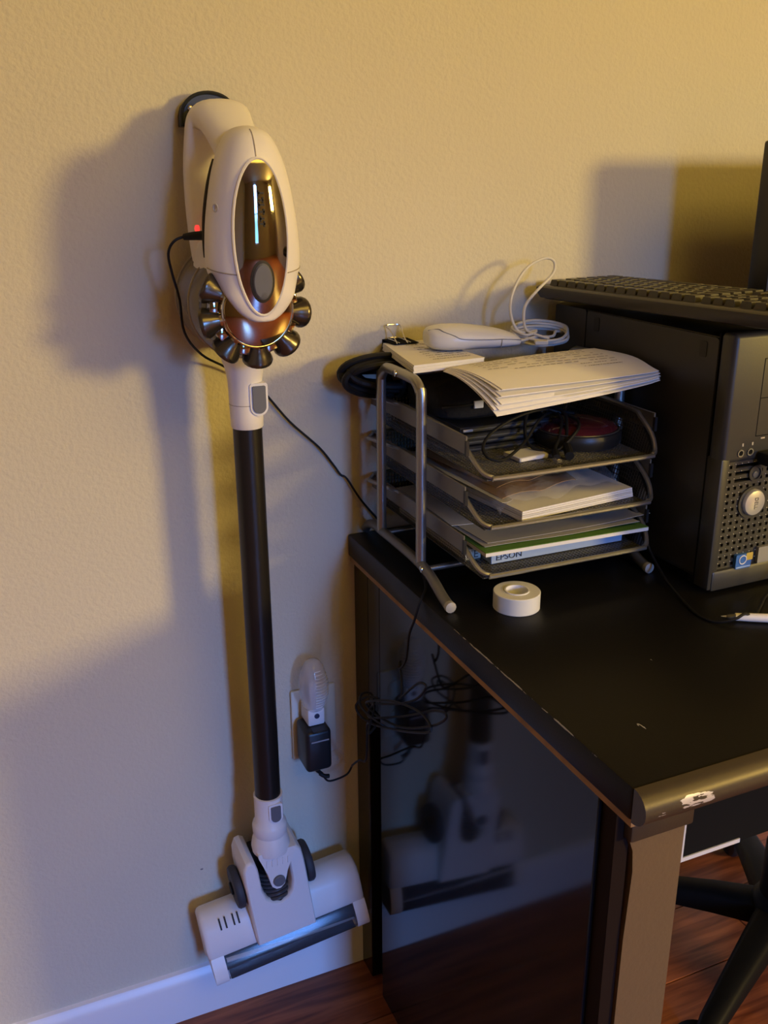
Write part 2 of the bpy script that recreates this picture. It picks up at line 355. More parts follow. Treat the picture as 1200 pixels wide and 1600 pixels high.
# mirrored oval with raised rim
OC, OA, OB = 1.1465, .0275, .0745
def oval_pt(r, t, off):
    u = OA*r*math.cos(t); z = OC+OB*r*math.sin(t); return (X0-.001+u, front_y(u, z)-off, z)
g = G(); nr, ns = 7, 48
g.loft([[oval_pt(max(1-i/nr, .01), 2*math.pi*k/ns, .0006+.0012*(1-(1-i/nr)**2)) for k in range(ns)] for i in range(nr+1)], False, True)
oval = obj('mirror_panel', g, CHROME, vac, angle=80, label='smoky mirror-finish oval')
obj('panel_rim', G().tube([oval_pt(1.02, 2*math.pi*k/ns, .0002) for k in range(ns)], .0016, 6, True, 0), WHITE, vac)
def disc_on(zc, a, b, off0, off1, n=28):
    f = lambda r, t, o: (X0-.0025+a*r*math.cos(t), front_y(a*r*math.cos(t), zc+b*r*math.sin(t))-o, zc+b*r*math.sin(t))
    return G().loft([[f(r, 2*math.pi*k/n, o) for k in range(n)] for r, o in ((1, off0), (1, (off0+off1)/2), (.9, off1), (.55, off1), (.02, off1-.0006))], True, True)
obj('button_well', disc_on(1.105, .0128, .0215, .0005, .0026), DKSEAM, vac)
obj('power_button', disc_on(1.105, .0103, .0183, .0015, .0046), GREYBTN, vac, label='grey oval button')
g = G()
for i, (dz, w) in enumerate(((0, .006), (.0065, .0045), (.011, .006), (.0175, .0062), (.024, .0045), (.029, .006))):
    z = 1.190-dz; y = front_y(0, z)-.0022
    g.box(X0-.001-w/2, X0-.001+w/2, y-.0005, y+.0008, z-.0009, z+.0009); g.box(X0-.001-w/2+(i % 2)*w*.7, X0-.001-w/2+(i % 2)*w*.7+.0015, y-.0005, y+.0008, z-.0028, z+.0028)
obj('embossed_mark', g, DKSEAM, vac)
# seams, side screw hole and dark side slit
obj('seam', G().tube([(X0-.002, front_y(-.002, z)-.0001, z) for z in (1.2235, 1.232, 1.24, 1.246, 1.249)], .0006, 5, False, 3), mat('shell_seam', (.34, .29, .22), .6), vac)
def sp(z, a):
    w, f, b = shell_at(z); c, h = (f+b)/2, (b-f)/2; ca, sa = math.cos(a), math.sin(a)
    return (X0+(w+.0002)*math.copysign(abs(ca)**(2/2.3), ca), c+(h+.0002)*math.copysign(abs(sa)**(2/2.3), sa), z)
obj('seam', G().tube([sp(1.117-.0005*k, R(180+6*k)) for k in range(0, 11)], .0006, 5, False, 2), mat('shell_seam', (0, 0, 0)), vac)
obj('seam', G().tube([sp(1.117-.0005*k, R(360-6*k)) for k in range(0, 11)], .0006, 5, False, 2), mat('shell_seam', (0, 0, 0)), vac)
obj('trigger_slit', G().tube([sp(1.222-.0096*k, R(165-.5*k)) for k in range(0, 11)], lambda t: .0008+.0022*math.sin(math.pi*min(1, .1+t*.85)), 8, False, 2), DKSEAM, vac)
px, py, pz = sp(1.176, R(204)); obj('screw_cover', G().lathe([(.0042, -.001), (.0042, .0006), (.003, .0006), (.0026, -.0002)], (px, py, pz), (-.9, -.43, 0), 14), mat('screw_cover_plastic', (.55, .52, .48), .5), vac)
# housing between handle and bin
obj('motor_housing', G().loft([[(X0+a, -.088+b, z) for a, b in ell(28, w, d, 2.6)] for z, w, d in ((1.158, .022, .012), (1.150, .030, .022), (1.135, .041, .042), (1.115, .046, .050), (1.095, .046, .052), (1.080, .040, .05))]), WHITE, vac)
# dust bin and cyclone crown
CZ = 1.073
prof = [(.049, -.016), (.056, -.020), (.059, -.03), (.0600, -.06), (.0600, -.098), (.0595, -.112), (.053, -.130), (.046, -.138)]
obj('dust_bin', G().lathe([(r, -h) for r, h in prof], (X0, 0, CZ), (0, -1, 0), 44), BIN, vac, label='smoky grey dust bin')
obj('bin_ring', G().torus((X0, -.100, CZ), (0, 1, 0), .0600, .0014, 44, 6), BIN2, vac)
obj('bin_ring', G().torus((X0, -.030, CZ), (0, 1, 0), .0588, .0014, 44, 6), BIN2, vac)
FY = -.158; CC = V((X0, FY, 1.0735))
obj('crown_base', G().lathe([(.052, -.006), (.0535, .006), (.051, .015), (.044, .022), (.036, .026)], (X0-.003, -.134, CC.z), (0, -1, 0), 40), DKCHROME, vac)
for k in range(9):
    a = R(-87+40*k); e = V((math.cos(a), 0, math.sin(a))); ax = (e*.9+V((0, .42, 0))).normalized()
    o = V((X0-.0045, FY-.008, CC.z))+e*.0305
    c = obj('cyclone_cone', G().lathe([(.0045, -.001), (.0064, .0), (.0074, .006), (.0125, .0150), (.0160, .0220), (.0167, .0240), (.0162, .0265), (.0135, .0280), (.003, .0282)], o, ax, 20, (True, True)), DKCHROME, vac)
    obj('cone_tip', G().lathe([(.0052, -.004), (.0074, -.002), (.0082, .001), (.0082, .007), (.0074, .008)], o, ax, 16), CHROMEB if k % 2 else CHROME, c)
    b = R(-67+40*k); e = V((math.cos(b), 0, math.sin(b))); t = V((-math.sin(b), 0, math.cos(b))); m = V((X0-.0045, -.154, CC.z))+e*.041
    g = G().rbox(-.0065, .0065, -.010, .010, -.007, .007, .0015, 2); g.xf(Matrix((( t.x, 0, e.x, m.x), (t.y, 1, e.y, m.y), (t.z, 0, e.z, m.z), (0, 0, 0, 1))))
    obj('cone_bracket', g, CHROME, vac)
obj('front_dome', G().lathe([(.0385, 0), (.0385, .012), (.036, .0155), (.028, .0178), (.016, .019), (.001, .0194)], (X0-.003, -.158, CC.z), (0, -1, 0), 44, (True, True)), mat('bronze_mirror', (.42, .31, .19), .06, 1), vac, label='bronze mirror disc')
obj('dome_rim', G().torus((X0-.003, -.1705, CC.z), (0, 1, 0), .0375, .0018, 44, 8), CHROMEB, vac)
# neck, tube and lower connector
TY = -.085
def ztube(name, prof, m, parent=vac, seg=32, label=None): return obj(name, G().lathe([(r, z) for r, z in prof], (X0+.002, TY, 0), (0, 0, 1), seg), m, parent, label=label)
neck = ztube('wand_connector', [(.0180, .9285), (.0190, .930), (.0193, .945), (.0196, .97), (.0200, .985), (.0225, 1.000), (.0265, 1.012), (.031, 1.024), (.034, 1.04)], WHITE)
obj('seam', G().torus((X0+.002, TY, .957), (0, 0, 1), .01945, .0004, 32, 5), mat('shell_seam', (0, 0, 0)), neck)
def release(parent, x, zc, w, h, y, m):
    def slot(a, hh, t, r): return [(x+a*math.cos(R(q)), zc-hh+a+a*math.sin(R(q))) for q in range(180, 361, 15)]+[(x+a, zc+hh-t), (x+a-r, zc+hh), (x-a+r, zc+hh), (x-a, zc+hh-t)]
    po = slot(w/2, h/2, .002, .002); pi = slot(w/2-.0028, h/2-.003, .001, .001)
    obj('button_frame', G().prism(po, XZ(y), -.0045, .012), WHITE2, parent); obj('release_button', G().prism(pi, XZ(y), -.0062, .01), m, parent, label='grey sliding button')
release(neck, X0+.012, .964, .021, .038, TY-.0165, GREYBTN)
ztube('tube', [(.0172, .410), (.0172, .931)], TUBE, label='dark brown satin tube')
low = ztube('lower_connector', [(.0255, .330), (.0266, .338), (.0246, .349), (.0222, .357), (.0232, .359), (.0236, .371), (.0228, .374), (.0195, .380), (.0192, .412), (.0197, .4185), (.0180, .4190)], WHITE)
release(low, X0+.006, .398, .019, .030, TY-.0165, GREYBTN)
# joint, fork and corrugated hose; head in its own tilted frame
HC = V((-.1315, 0, .167)); ha = R(6.3)
HM = Matrix(((math.cos(ha), 0, -math.sin(ha), HC.x), (0, 1, 0, 0), (math.sin(ha), 0, math.cos(ha), HC.z), (0, 0, 0, 1)))
fork = [(-.0262, .337), (-.0255, .330), (-.020, .316), (-.014, .300), (-.0115, .288), (-.009, .279), (-.003, .2735), (.003, .2735), (.009, .279), (.0115, .288), (.014, .300), (.020, .316), (.0255, .330), (.0262, .337)]
joint = obj('swivel_joint', G().prism([(X0+.005+a, b) for a, b in fork], XZ(0), -.104, -.070), WHITE, vac)
obj('pivot_button', G().lathe([(.0085, 0), (.0085, .0035), (.0075, .0045), (.003, .0045)], (X0+.006, -.1035, .2875), (0, -1, 0), 20), GREYBTN, joint)
for k in range(5): 
    x = X0-.010+.0075*k; obj('grip_rib', G().rbox(x-.0006, x+.0006, -.1052, -.1035, .313, .324, .0003, 1), WHITE2, joint)
# main bar: rounded D profile swept along u
bar = [(-.016, -.032), (-.016, .050), (-.024, .0585), (-.042, .0605), (-.059, .055), (-.068, .041), (-.0725, .018), (-.0750, .004), (-.073, .0005), (-.050, -.002), (-.030, -.032)]
def bar_ring(u, s, bx=bar):
    cy, cz = -.045, .014
    return [HM @ V((u, cy+(a-cy)*s, cz+(b-cz)*s)) for a, b in bx]
fh = obj('floor_head', G().loft([bar_ring(-.1195, .9), bar_ring(-.117, .97), bar_ring(-.113, 1), bar_ring(.113, 1), bar_ring(.117, .97), bar_ring(.1195, .9)]), WHITE, vac, angle=50)
# end blocks beside the roller window
ends = [(-.018, -.033), (-.018, .003), (-.0748, .003), (-.0815, -.010), (-.0865, -.024), (-.0870, -.031), (-.084, -.0365), (-.060, -.0365)]
for u0, u1 in ((-.1175, -.0985), (.1005, .1195)): obj('end_block', G().prism([(a, b) for a, b in ends], lambda a, b, d: tuple(HM @ V((d, a, b))), u0, u1), WHITE, fh)
# roller window: quarter cylinder of smoky clear plastic, brush roller with spiral bristles behind it
arc = [(-.045-.037*math.sin(R(a))*1.0, -.008-.037*(1-math.cos(R(a)))*1.0) for a in (90, 80, 65, 50, 35, 20, 5)]
arc = [(-.0742, .0010), (-.0795, -.0070), (-.0835, -.0150), (-.0860, -.0225), (-.0866, -.0285), (-.0845, -.0335), (-.078, -.0360)]
inn = [(a+.0016, b-.0008) for a, b in arc[::-1]]
obj('roller_window', G().prism(arc+inn, lambda a, b, d: tuple(HM @ V((d, a, b))), -.0985, .1005), SMOKE, fh, label='clear smoky roller cover')
hl = lambda u, r, t: tuple(HM @ V((u, -.0625+r*math.cos(t), -.0150+r*math.sin(t))))
roll = obj('brush_roller', G().loft([[hl(u, .0165, 2*math.pi*k/20) for k in range(20)] for u in (-.0975, -.03, .04, .0995)]), BRUSH, fh)
for ph in (0, 1, 2):
    def strip(u, v, ph=ph):
        uu = -.096+.194*u; t = R(120*ph+165)+5.5*uu+.42*v; return hl(uu, .0168+.0016*math.sin(math.pi*v), t)
    obj('bristle_strip', G().grid(strip, 40, 4), BRISTLE, roll)
obj('lower_lip', G().prism([(-.082, -.0367), (-.018, -.0367), (-.018, -.0395), (-.080, -.0390)], lambda a, b, d: tuple(HM @ V((d, a, b))), -.095, .098), BLACKP, fh)
for i, u in enumerate((-.093, -.085, -.0735, -.0665)):
    g = G().prism([(-.0585, .0548), (-.0670, .0420), (-.0690, .0425), (-.0605, .0562)], lambda a, b, d: tuple(HM @ V((d, a, b))), u-.0011, u+.0011); obj('vent_slot', g, DKSEAM, fh)
# U housing that carries the joint: front plate with a notch, two rising cheeks
cheekL = [(-.049, .010), (-.050, .140), (-.047, .150), (-.040, .153), (-.033, .150), (-.029, .140), (-.028, .105), (-.0275, .086), (-.022, .074), (-.012, .068), (-.006, .066), (-.006, .010)]
pl = [(-.049, .004), (-.051, .120), (-.0495, .138), (-.044, .149), (-.037, .1505), (-.031, .146), (-.0285, .132), (-.028, .096), (-.024, .080), (-.015, .0705), (-.005, .067), (.005, .0705), (.012, .080), (.0155, .096), (.0155, .132), (.018, .146), (.024, .1525), (.031, .1515), (.0365, .142), (.0385, .120), (.040, .004)]
g = G(); f = lambda a, b, d: tuple(HM @ V((a, d, b)))
def inset(poly, s):
    cx = sum(p[0] for p in poly)/len(poly); cy = sum(p[1] for p in poly)/len(poly); out = []
    n = len(poly)
    for i in range(n):
        p, q, r_ = V(poly[i-1]).to_3d(), V(poly[i]).to_3d(), V(poly[(i+1) % n]).to_3d()
        d = ((q-p).normalized()+(r_-q).normalized()); nn = V((-d.y, d.x, 0)).normalized(); out.append((q.x-nn.x*-s*-1, q.y-nn.y*-s*-1))
    return out
pin = inset(pl, .003)
hous = obj('joint_housing', g.loft([[f(a, b, -.020) for a, b in pl], [f(a, b, -.080) for a, b in pl], [f(a, b, -.0845) for a, b in inset(pl, .0012)], [f(a, b, -.086) for a, b in pin]]), WHITE, fh)
obj('housing_cavity', G().prism([(-.028, .070), (-.028, .135), (.0155, .135), (.0155, .070)], f, -.045, -.022), DKSEAM, hous)
hz = [(-.006+.001, -.070, .104), (-.006, -.076, .090), (-.006, -.078, .076), (-.006, -.076, .060)]
for i in range(7):
    t = i/6; z = .104-.036*t; r = .0162
    obj('hose_ring', G().torus(tuple(HM @ V((-.0065, -.060-.008*t, z))), tuple(HM.to_3x3() @ V((0, .35, 1))), r, .0029, 28, 8), mat('grey_hose', (.055, .055, .06), .35), hous)
obj('hose_core', G().tube([tuple(HM @ V((-.0065, -.060, .115))), tuple(HM @ V((-.0065, -.064, .085))), tuple(HM @ V((-.0065, -.068, .060)))], .0158, 20), RUBBER, hous)
for u, s in ((-.0515, -1), (.0405, 1)):
    o = HM @ V((u, -.050, .090)); ax = HM.to_3x3() @ V((s, 0, 0))
    w = obj('wheel', G().lathe([(.026, 0), (.0295, .0015), (.0305, .004), (.0305, .009), (.0285, .0118), (.024, .0128), (.012, .0128), (.010, .011)], o, ax, 36), WHEEL, fh)
    obj('wheel_hub', G().lathe([(.009, .011), (.009, .0152), (.006, .016)], o, ax, 18), RUBBER, w)

# ------------------------------------------------------------------ outlet, night light, charger
pl_ = thing('wall_outlet', (-.058, -.003, .40), 'ivory wall outlet plate behind the night light', 'outlet')
obj('cover_plate', G().rbox(-.0925, -.0255, -.006, -.0002, .403, .516, .003, 2), OUTLET, pl_)
for z in (.485, .435): obj('receptacle', G().prism(rrect(-.059-.017, -.059+.017, z-.014, z+.014, .011), XZ(0), -.0085, -.004), OUTLET, pl_)
obj('plate_screw', G().lathe([(.003, 0), (.0028, .001)], (-.059, -.006, .460), (0, -1, 0), 10), STEEL, pl_)
nl = thing('night_light', (-.066, -.03, .475), 'small plug-in night light with a clear ribbed lens', 'night light')
obj('plug_base', G().rbox(-.080, -.055, -.042, -.009, .4765, .503, .003, 2), WHITE2, nl)
obj('sensor_eye', G().lathe([(.0038, 0), (.0038, .0012), (.002, .0014)], (-.067, -.042, .492), (0, -1, 0), 14), mat('dark_blue_sensor', (.03, .04, .08), .3), nl)
obj('lens', G().loft([[(-.0675+a, -.032+b, z) for a, b in ell(28, w, d, 2.2)] for z, w, d in ((.500, .0125, .0125), (.507, .016, .016), (.520, .0195, .020), (.538, .0205, .021), (.553, .0185, .019), (.566, .0145, .014), (.574, .0095, .009), (.5765, .003, .003))]), LENS, nl, angle=80)
g = G()
for k in range(13):
    z = .508+.0046*k; w = (.0155, .017, .0185, .0197, .0203, .0205, .0205, .0203, .0197, .019, .0177, .016, .0142)[k]
    g.tube([(-.0675+w*1.01*math.cos(R(t)), -.032-w*1.02*math.sin(R(t)), z) for t in range(15, 100, 12)], .0011, 6, False, 0)
obj('lens_rib', g, RIB, nl, kind='stuff')
obj('bulb', G().lathe([(.004, .500), (.005, .512), (.0062, .526), (.005, .538), (.001, .543)], (-.0675, -.032, 0), (0, 0, 1), 14), mat('milky_bulb', (.8, .8, .82), .4), nl)
ch = thing('charger', (-.069, -.03, .40), 'black plug-in charger with thin cord running to the vacuum', 'charger')
obj('adapter', G().rbox(-.0885, -.0505, -.056, -.0095, .410, .4755, .006, 3), BLACKP, ch)
obj('adapter_top', G().rbox(-.0785, -.0555, -.058, -.012, .4735, .4763, .001, 1), BLACKP, ch)
g = G().box(-.081, -.055, -.0564, -.0558, .4585, .4605)
obj('printed_line', g, mat('pale_print', (.32, .32, .34), .5), ch)
obj('strain_relief', G().tube([(-.072, -.036, .412), (-.067, -.036, .399), (-.060, -.036, .391)], lambda t: .0042-.0018*t, 8), RUBBER, ch)
obj('cord_tie', G().tube([(-.063, -.036, .392), (-.057, -.037, .387), (-.050, -.037, .385)], .0032, 8), RUBBER, ch)
cord = [(-.196, -.105, 1.146), (-.212, -.090, 1.145), (-.225, -.088, 1.140), (-.231, -.084, 1.127), (-.2275, -.08, 1.105), (-.2215, -.078, 1.078), (-.217, -.07, 1.040), (-.192, -.035, 1.008), (-.16, -.014, .987), (-.13, -.008, .966), (-.110, -.006, .949), (-.078, -.006, .908), (-.040, -.006, .870), (-.020, -.006, .843), (-.010, -.006, .828), (-.002, -.008, .822), (.017, -.009, .790), (.040, -.010, .760), (.050, -.018, .7435), (.056, -.05, .7425), (.045, -.11, .7425), (.034, -.164, .7425), (.018, -.21, .7425), (.002, -.234, .7425), (-.004, -.238, .735), (-.009, -.236, .715), (-.012, -.229, .695), (-.013, -.226, .672), (-.014, -.222, .655), (-.016, -.210, .640), (-.014, -.206, .648), (-.015, -.212, .636), (-.018, -.222, .615), (-.024, -.230, .612)]
tgt = [(-.03, -.29, .665), (-.03, -.312, .672), (-.032, -.29, .645), (-.034, -.245, .615), (-.036, -.190, .585), (-.03, -.155, .562), (-.034, -.150, .545), (-.036, -.19, .565), (-.03, -.26, .606), (-.03, -.335, .655), (-.034, -.37, .668), (-.036, -.34, .640), (-.036, -.26, .592), (-.03, -.17, .556), (-.034, -.145, .56), (-.04, -.18, .585), (-.04, -.25, .622), (-.036, -.31, .640), (-.04, -.345, .638), (-.042, -.29, .605), (-.04, -.20, .56), (-.036, -.155, .537), (-.034, -.146, .512), (-.034, -.144, .485), (-.033, -.135, .466), (-.031, -.11, .452), (-.022, -.06, .41), (-.014, -.036, .390), (-.022, -.036, .379), (-.040, -.036, .375), (-.052, -.036, .377), (-.060, -.036, .390)]
obj('cord', G().tube(cord+tgt, .0015, 7, False, 5), RUBBER, ch, label='thin black cord, bundled beside the desk')
obj('cord_knot', G().tube([(-.045+.012*math.cos(t*1.9), -.185+.022*math.sin(t*1.3), .573+.016*math.cos(t*1.1)) for t in [k*.7 for k in range(14)]], .0015, 7, False, 4), RUBBER, ch)
obj('barrel_plug', G().tube([(-.193, -.110, 1.1465), (-.203, -.100, 1.146), (-.214, -.090, 1.1445)], lambda t: .0052-.0018*t*t, 10, False, 3), RUBBER, ch)
obj('charge_light', G().lathe([(.0038, -.002), (.0038, .001), (.002, .002)], (-.197, -.078, 1.152), (-1, -.15, 0), 12), REDLED, vac, label='glowing red charge light')

# ------------------------------------------------------------------ letter tray rack
rack = thing('letter_tray_rack', (.165, -.15, .74), 'silver three tier mesh letter tray rack on the desk', 'letter tray')
for x in (.021, .2955):
    fr = obj('side_frame', G().tube([(x, -.072, .765), (x, -.073, .955), (x, -.0755, .972), (x, -.086, .982), (x, -.10, .985), (x, -.160, .985), (x, -.176, .982), (x, -.186, .972), (x, -.1885, .955), (x, -.190, .765)], .0062, 12, False, 4), SILVER, rack)
    obj('foot_rail', G().tube([(x+.004, .0-.006, .7462), (x+.004, -.02, .757), (x+.003, -.045, .764), (x, -.08, .766), (x, -.16, .7655), (x-.001, -.205, .763), (x-.003, -.235, .757), (x-.005, -.258, .7505), (x-.006, -.278, .7462)], .0062, 12, False, 4), SILVER2, rack)
    obj('foot_tip', G().lathe([(.0064, 0), (.0068, .002), (.0066, .006), (.003, .0075)], (x-.006, -.276, .7468), (-.02, -1, -.02), 12), mat('grey_foot_tip', (.34, .33, .31), .5), rack)
    for y, z in ((-.13, .985), (-.205, .764)):
        obj('bolt', G().lathe([(.0042, 0), (.004, .0015), (.002, .002)], (x-.006, y, z), (-1, 0, 0), 10), STEEL, rack)
for y, z, r in ((-.130, .985, .0042), (-.078, .765, .0032), (-.205, .763, .0036)):
    obj('cross_bar', G().tube([(.021, y, z), (.2955, y, z)], r, 10, False, 0), SILVER, rack)
TR = [.893, .836, .778]
for z0 in TR:
    x0, x1, yb, yf = .0405, .2850, -.004, -.288
    tr = obj('tray', G().tube([(x0, yb, z0+.044), (x0, -.10, z0+.044), (x0, -.225, z0+.042), (x0+.002, -.245, z0+.036), (x0+.006, -.268, z0+.018), (x0+.011, -.281, z0+.007), (x0+.020, yf, z0+.003), (x0+.035, yf-.002, z0+.002), (x1-.030, yf-.002, z0+.002), (x1-.012, yf, z0+.003), (x1-.004, -.281, z0+.008), (x1, -.268, z0+.022), (x1, -.245, z0+.038), (x1, -.225, z0+.043), (x1, -.1, z0+.044), (x1, yb, z0+.044)], .0030, 8, True, 3), SILVER, rack)
    g = G(); w = .0009; xl, xr = x0+.012, x1-.012
    nx = int((xr-xl)/.0046); ny = int((yb-yf)/.0046)
    for i in range(nx+1):
        x = xl+(xr-xl)*i/nx; g.box(x-w, x+w, yf+.001, yb, z0-.0004, z0+.0006)
    for j in range(ny+1):
        y = yf+.001+(yb-yf-.001)*j/ny; g.box(xl, xr, y-w, y+w, z0-.0002, z0+.0008)
    for side, (xa, xb) in enumerate(((xl, x0), (xr, x1))):      # sloping mesh sides
        def P(t, y): 
            k = max(0, min(1, (y+.292)/.055)); return (xa+(xb-xa)*t*k, y, z0+.043*t*k)
        for j in range(ny+1):
            y = yf+.001+(yb-yf-.001)*j/ny; g.loft([[V(P(t, y))+V((0, dy, 0)) for t in (0, 1)] for dy in (-w, w)], False, False, False)
        for i in range(9):
            t = i/8; g.loft([[V(P(t+.015*s, y)) for y in (yb, -.1, -.2, -.237, -.26, -.287)] for s in (-1, 1)], False, False, False)
    for i in range(nx+1):                                        # mesh back
        x = xl+(xr-xl)*i/nx; g.box(x-w, x+w, yb-.0005, yb+.0005, z0, z0+.043)
    for i in range(9): g.box(xl, xr, yb-.0005, yb+.0005, z0+.043*i/8-.0007, z0+.043*i/8+.0007)
    obj('mesh', g, MESHM, tr, kind='stuff', flat=True)
    for x in (x0-.0045, x1+.002):
        obj('side_plate', G().rbox(x, x+.0025, -.268, -.004, z0+.026, z0+.047, .0008, 1), SILVER2, tr)
        obj('plate_cap', G().box(x-.0004, x+.0032, -.2705, -.2665, z0+.025, z0+.042), BLACKP, tr)

# ------------------------------------------------------------------ things in the bottom tray
def ruled(fn, rows, wid, m, parent, seed=1, name='printed_text'):
    r = random.Random(seed); g = G()
    for v in rows:
        u = .0
        while u < 1:
            l = r.uniform(.02, .07)
            if u+l < 1 and r.random() < .86:
                a, b, c, d = fn(u, v), fn(u+l, v), fn(u+l, v+wid), fn(u, v+wid); g.add([a, b, c, d], [(0, 1, 2, 3)])
            u += l+r.uniform(.008, .025)
    return obj(name, g, m, parent, flat=True)
z = .7795
bx = thing('carton', (.17, -.16, z), 'pale blue printed carton lying flat in the bottom tray', 'box')
obj('carton_body', G().rbox(.078, .262, -.259, -.06, z, z+.0165, .0008, 1), BLUEBOX, bx)
obj('lettering', text_g('EPSON', .0072, lambda a, b, d: (.0838+a*1.15, -.2594-d, z+.0042+b)), mat('dark_print', (.03, .04, .06), .6), bx)
bk = thing('book', (.066, -.13, z), 'dark book with cream lettered spine, left end of the bottom tray', 'book')
obj('pages', G().box(.0555, .0745, -.235, -.052, z+.0012, z+.0155), PAPER2, bk)
obj('cover', G().box(.0545, .0755, -.2372, -.05, z, z+.0012).box(.0545, .0755, -.2372, -.05, z+.0155, z+.0167).box(.0545, .0755, -.2385, -.2372, z, z+.0167), mat('olive_book_cover', (.09, .09, .05), .6), bk)
obj('spine_label', G().box(.0548, .0752, -.2389, -.2385, z+.002, z+.0145), mat('cream_label', (.55, .52, .40), .6), bk)
obj('lettering', text_g('E', .0095, lambda a, b, d: (.0655+a, -.2391-d, z+.0035+b)), INK, bk)
z += .0172
bo = thing('booklet', (.17, -.15, z), 'green covered booklet with white page edges in the bottom tray', 'booklet')
A, B_, C_, D_ = (.0625, -.2735), (.284, -.2795), (.268, -.02), (.060, -.02)
quad = lambda z0, z1, dx=0: G().prism([A, B_, C_, D_], lambda a, b, d: (a, b+dx, d), z0, z1)
obj('pages', quad(z, z+.0042), PAPER, bo); obj('cover', quad(z+.0043, z+.0050, .0006), GREEN, bo, label='green cover')
z += .0052
def sheet(name, corners, z0, m, curl=None, thick=.0005, label=None, cat=None, parent=None, nu=14, nv=10, group=None):
    a, b, c, d = [V((*p, 0)) for p in corners]           # front-left, front-right, back-right, back-left
    def fn(u, v):
        p = (a*(1-u)+b*u)*(1-v)+(d*(1-u)+c*u)*v; return (p.x, p.y, z0+thick+(curl(u, v) if curl else 0))
    return obj(name, G().grid(fn, nu, nv, thick), m, parent, label, cat, group, angle=70), fn
pf = thing('paper_folder', (.18, -.14, z), 'grey folder of loose sheets, right corner curling, above the green booklet', 'folder')
sheet('sheet', [(.069, -.259), (.276, -.272), (.262, -.03), (.060, -.03)], z+.0002, PAPER3, lambda u, v: .004*u*u*(1-v)+.001*math.sin(9*u+3*v)*.5+.0005, parent=pf)
sheet('sheet', [(.076, -.253), (.296, -.266), (.268, -.03), (.060, -.03)], z+.0022, PAPER3, lambda u, v: .0065*u**3*(1-v)+.002*u, parent=pf)
sheet('sheet', [(.058, -.190), (.268, -.236), (.262, -.03), (.058, -.03)], z+.0046, PAPER2, lambda u, v: .004*u*u*(1-v)+.001*math.sin(7*u), parent=pf)

# middle tray
z = TR[1]+.001
ps = thing('mail_stack', (.19, -.16, z), 'white paper stack in the middle tray', 'paper')
ps['label'] = 'thick white paper stack in clear film, middle tray'
for i in range(5): sheet('sheet', [(.101+.0006*i, -.2845+.0008*i), (.269, -.264+.0007*i), (.262, -.03), (.072, -.03)], z+.0004+.0022*i, PAPER if i != 2 else PAPER2, None, .0020, parent=ps)
z += .0118
ke = thing('brown_envelope', (.19, -.12, z), 'brown paper envelope under the film, middle tray', 'envelope')
sheet('envelope_back', [(.098, -.245), (.215, -.222), (.255, -.03), (.085, -.03)], z, KRAFT, lambda u, v: .005*(1-v)*abs(math.sin(5*u+.5))+.0015, .0006, parent=ke)
sheet('envelope_flap', [(.108, -.215), (.205, -.200), (.25, -.035), (.09, -.035)], z+.0068, KRAFT, lambda u, v: .004*abs(math.sin(6*u))*(1-v), .0006, parent=ke)
ge = thing('grey_envelope', (.07, -.15, z), 'grey paper envelope sloping up the left side, middle tray', 'envelope')
sheet('envelope_body', [(.088, -.262), (.112, -.245), (.108, -.02), (.052, -.02)], z+.0004, PAPER3, lambda u, v: .016*(1-u)**2*(v*.7+.3)+.0006, .0006, parent=ge)
def film(u, v):
    x = .080+.180*u-.022*v*u; y = -.272+.025*u+.20*v
    return (x, y, z+.016+.004*math.sin(11*u+4*v)*math.sin(7*v+2)+.003*math.sin(23*u-9*v)+.006*v-.010*max(0, (.12-v)/.12)**2-.010*max(0, (.06-u)/.06))
obj('plastic_sleeve', G().grid(film, 34, 26), PLASTICBAG, None, 'crinkled clear plastic sleeve over the papers in the middle tray', 'plastic bag', angle=25)

# top tray
z = TR[0]+.001
for i in range(4):
    dx = (.0, .004, -.003, .002)[i]; dy = (.0, .004, -.003, .003)[i]; zz0 = z+.0078*i
    dc = thing('disc_case', (.13, -.11, zz0), ('bottom', 'second', 'third', 'topmost')[i]+' black disc case of the stack in the top tray, '+('on the mesh', 'just above the lowest', 'just under the uppermost', 'under the black pouch')[i], 'disc case', 'disc cases in the top tray')
    obj('case_body', G().rbox(.072+dx, .200+dx, -.186+dy, -.045+dy, zz0, zz0+.0074, .0008, 1), mat('dark_blue_black_case', (.016, .018, .024), .3), dc)
    obj('case_lip', G().box(.073+dx, .199+dx, -.1868+dy, -.186+dy, zz0+.0028, zz0+.0042), mat('case_lip_plastic', (.07, .075, .085), .3), dc)
po = thing('pouch', (.15, -.10, z+.0316), 'soft black pouch with a small white tag in the top tray', 'pouch')
g = G()
g.loft([[(.150+a, -.102+b, zq) for a, b in ell(36, w, d, 4)] for zq, w, d in ((z+.0316, .080, .050), (z+.036, .088, .058), (z+.046, .092, .062), (z+.058, .092, .062), (z+.070, .088, .057), (z+.077, .078, .048), (z+.079, .05, .03))])
obj('pouch_body', g, mat('black_cloth', (.008, .008, .009), .9, bump=.5, bscale=90, bdist=.004), po)
obj('zip', G().tube([(.060+.005*k, -.1645+.0008*math.sin(k), z+.052) for k in range(0, 36)], .0013, 6, False, 0), BLACKP, po)
obj('tag', G().rbox(.102, .1145, -.1665, -.1635, .9415, .9505, .0006, 1), mat('white_tag', (.80, .84, .88), .5), po, label='small white tag')
obj('seam_tag', G().rbox(.076, .089, -.1885, -.1865, z+.0262, z+.0292, .0005, 1), mat('cream_tag', (.45, .42, .36), .6), po, label='small cream tag')
dp = thing('disc_player', (.238, -.19, z), 'round black disc player with dark purple lid in the top tray', 'disc player')
pc = (.229, -.196)
